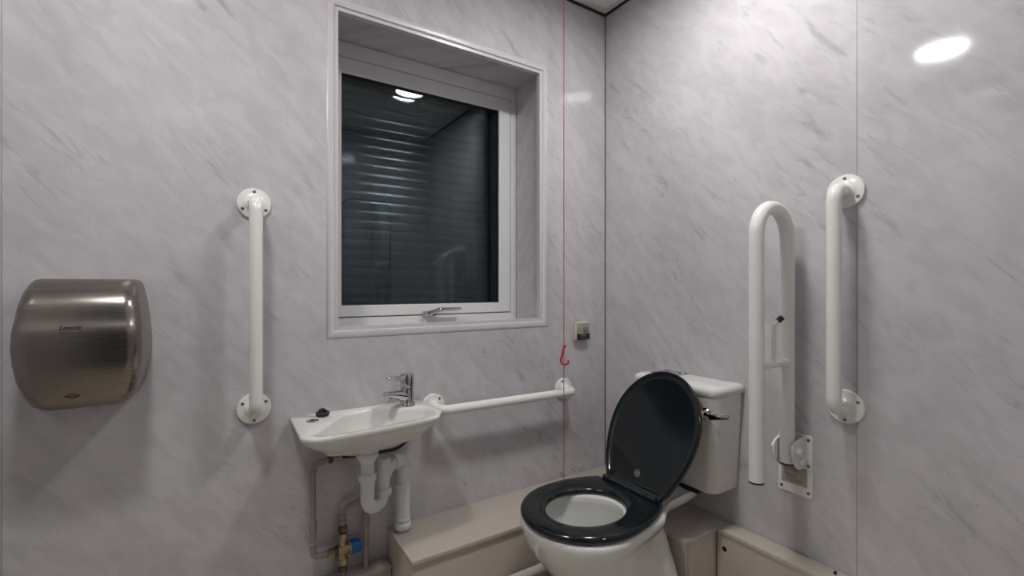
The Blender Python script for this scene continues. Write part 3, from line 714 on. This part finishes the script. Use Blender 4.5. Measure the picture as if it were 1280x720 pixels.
def dsec(z, hw, dp, r):
    pl = [(xm-hw, -.001), (xm-hw+.002, -dp*.35), (xm-hw*.93, -dp), (xm+hw*.93, -dp), (xm+hw-.002, -dp*.35), (xm+hw, -.001)]
    pts = round_poly(pl, [.004, .08, r*.75, r*.75, .08, .004], 7)
    return [V(x, y, z) for x, y in pts]
bm = B(); loft(bm, [dsec(*q) for q in lev]); cvr = obj('cover', bm, 'steel', dr, 50)
bm = B(); box(bm, (xm-.085, -.006, .885), (xm+.085, -.0004, 1.150), .002); obj('wall_mount', bm, 'gasket', dr)
def text(s, size, mat, parent, mtx, name, ext=.0003, shear=0., bold=0.):
    cu = bpy.data.curves.new('txt', 'FONT'); cu.body = s; cu.size = size; cu.align_x = 'CENTER'; cu.align_y = 'CENTER'; cu.extrude = ext; cu.shear = shear; cu.offset = bold
    o = bpy.data.objects.new('txt', cu); C.objects.link(o); bpy.context.view_layer.update()
    dg = bpy.context.evaluated_depsgraph_get(); me = bpy.data.meshes.new_from_object(o.evaluated_get(dg))
    bm = B(); bm.from_mesh(me); bpy.data.objects.remove(o); bpy.data.meshes.remove(me)
    bmesh.ops.transform(bm, matrix=mtx, verts=bm.verts); return obj(name, bm, mat, parent)
zl = 1.062
text('Levante', .0135, 'black_label', cvr, Matrix.Translation(V(-1.780, -.1600, zl))@ Matrix.Rotation(-.45, 4, 'X') @ Matrix.Rotation(pi/2, 4, 'X') @ Matrix.Diagonal((.85, 1, 1, 1)), 'lettering', shear=.25, bold=.0003)
bm = B(); N_ = 20
up = [V(-1.800+.042*k/N_, -.1632, zl-.0080-.0035*sin(pi*(k/N_))) for k in range(N_+1)]; dn = [p-V(0, 0, .0020*sin(pi*k/N_)+.0003) for k, p in enumerate(up)]
rings = [[a, b, b-V(0, .0005, 0), a-V(0, .0005, 0)] for a, b in zip(up, dn)]; loft(bm, rings); obj('swoosh', bm, 'red_ink', cvr)
ic = (-1.781, .912); yi = -.1365
bm = B()
for s in (-1, 0, 1):
    tube(bm, [V(ic[0]+s*.0045+.0012*sin(k*1.25), yi-.0001, ic[1]+.005-.0016*k) for k in range(8)], .0009, 6)
obj('heat_icon', bm, 'red_ink', cvr)
bm = B()
for s in (-1, 1):
    tube(bm, [V(ic[0]+s*.013, yi+.001, ic[1]-.006), V(ic[0]+s*.006, yi+.001, ic[1]-.009), V(ic[0]+s*.001, yi+.002, ic[1]-.013)], .0012, 6)
obj('hands_icon', bm, 'black_label', cvr)

# ------------------------------------------------------------------ wall opposite the window (seen only in the glass)
mr = thing('wall_mirror', 'tall rounded mirror on the opposite wall, seen reflected in the window', 'mirror', (-.50, YB, .70))
def rr_prism(bm, x0, x1, z0_, z1_, r, ya, yb):
    p = round_poly([(x0, z0_), (x1, z0_), (x1, z1_), (x0, z1_)], r, 8); loft(bm, [[V(x, ya, z) for x, z in p], [V(x, yb, z) for x, z in p]])
bm = B(); rr_prism(bm, -.70, -.32, .70, 1.84, .07, YB+.0005, YB+.012); obj('mirror_edge', bm, 'mirrorframe', mr)
bm = B(); rr_prism(bm, -.69, -.33, .71, 1.83, .062, YB+.010, YB+.0135); obj('mirror_glass', bm, 'mirror', mr)

# ------------------------------------------------------------------ camera, world, view
th = atan2(372, 576)
cam = bpy.data.cameras.new('camera'); cam.sensor_width = 36; cam.lens = 576/1280*36; cam.clip_start = .01
co = bpy.data.objects.new('camera', cam); C.objects.link(co)
co.location = (-1.511, -1.549, 1.15); co.rotation_euler = (pi/2, 0, -th)
sc_ = bpy.context.scene; sc_.camera = co
w = bpy.data.worlds.new('night'); sc_.world = w; w.use_nodes = True
w.node_tree.nodes['Background'].inputs[0].default_value = (.002, .0025, .003, 1)
vs = sc_.view_settings; vs.view_transform = 'Standard'; vs.look = 'None'; vs.gamma = 1; vs.use_curve_mapping = False
vs.exposure = 0.83
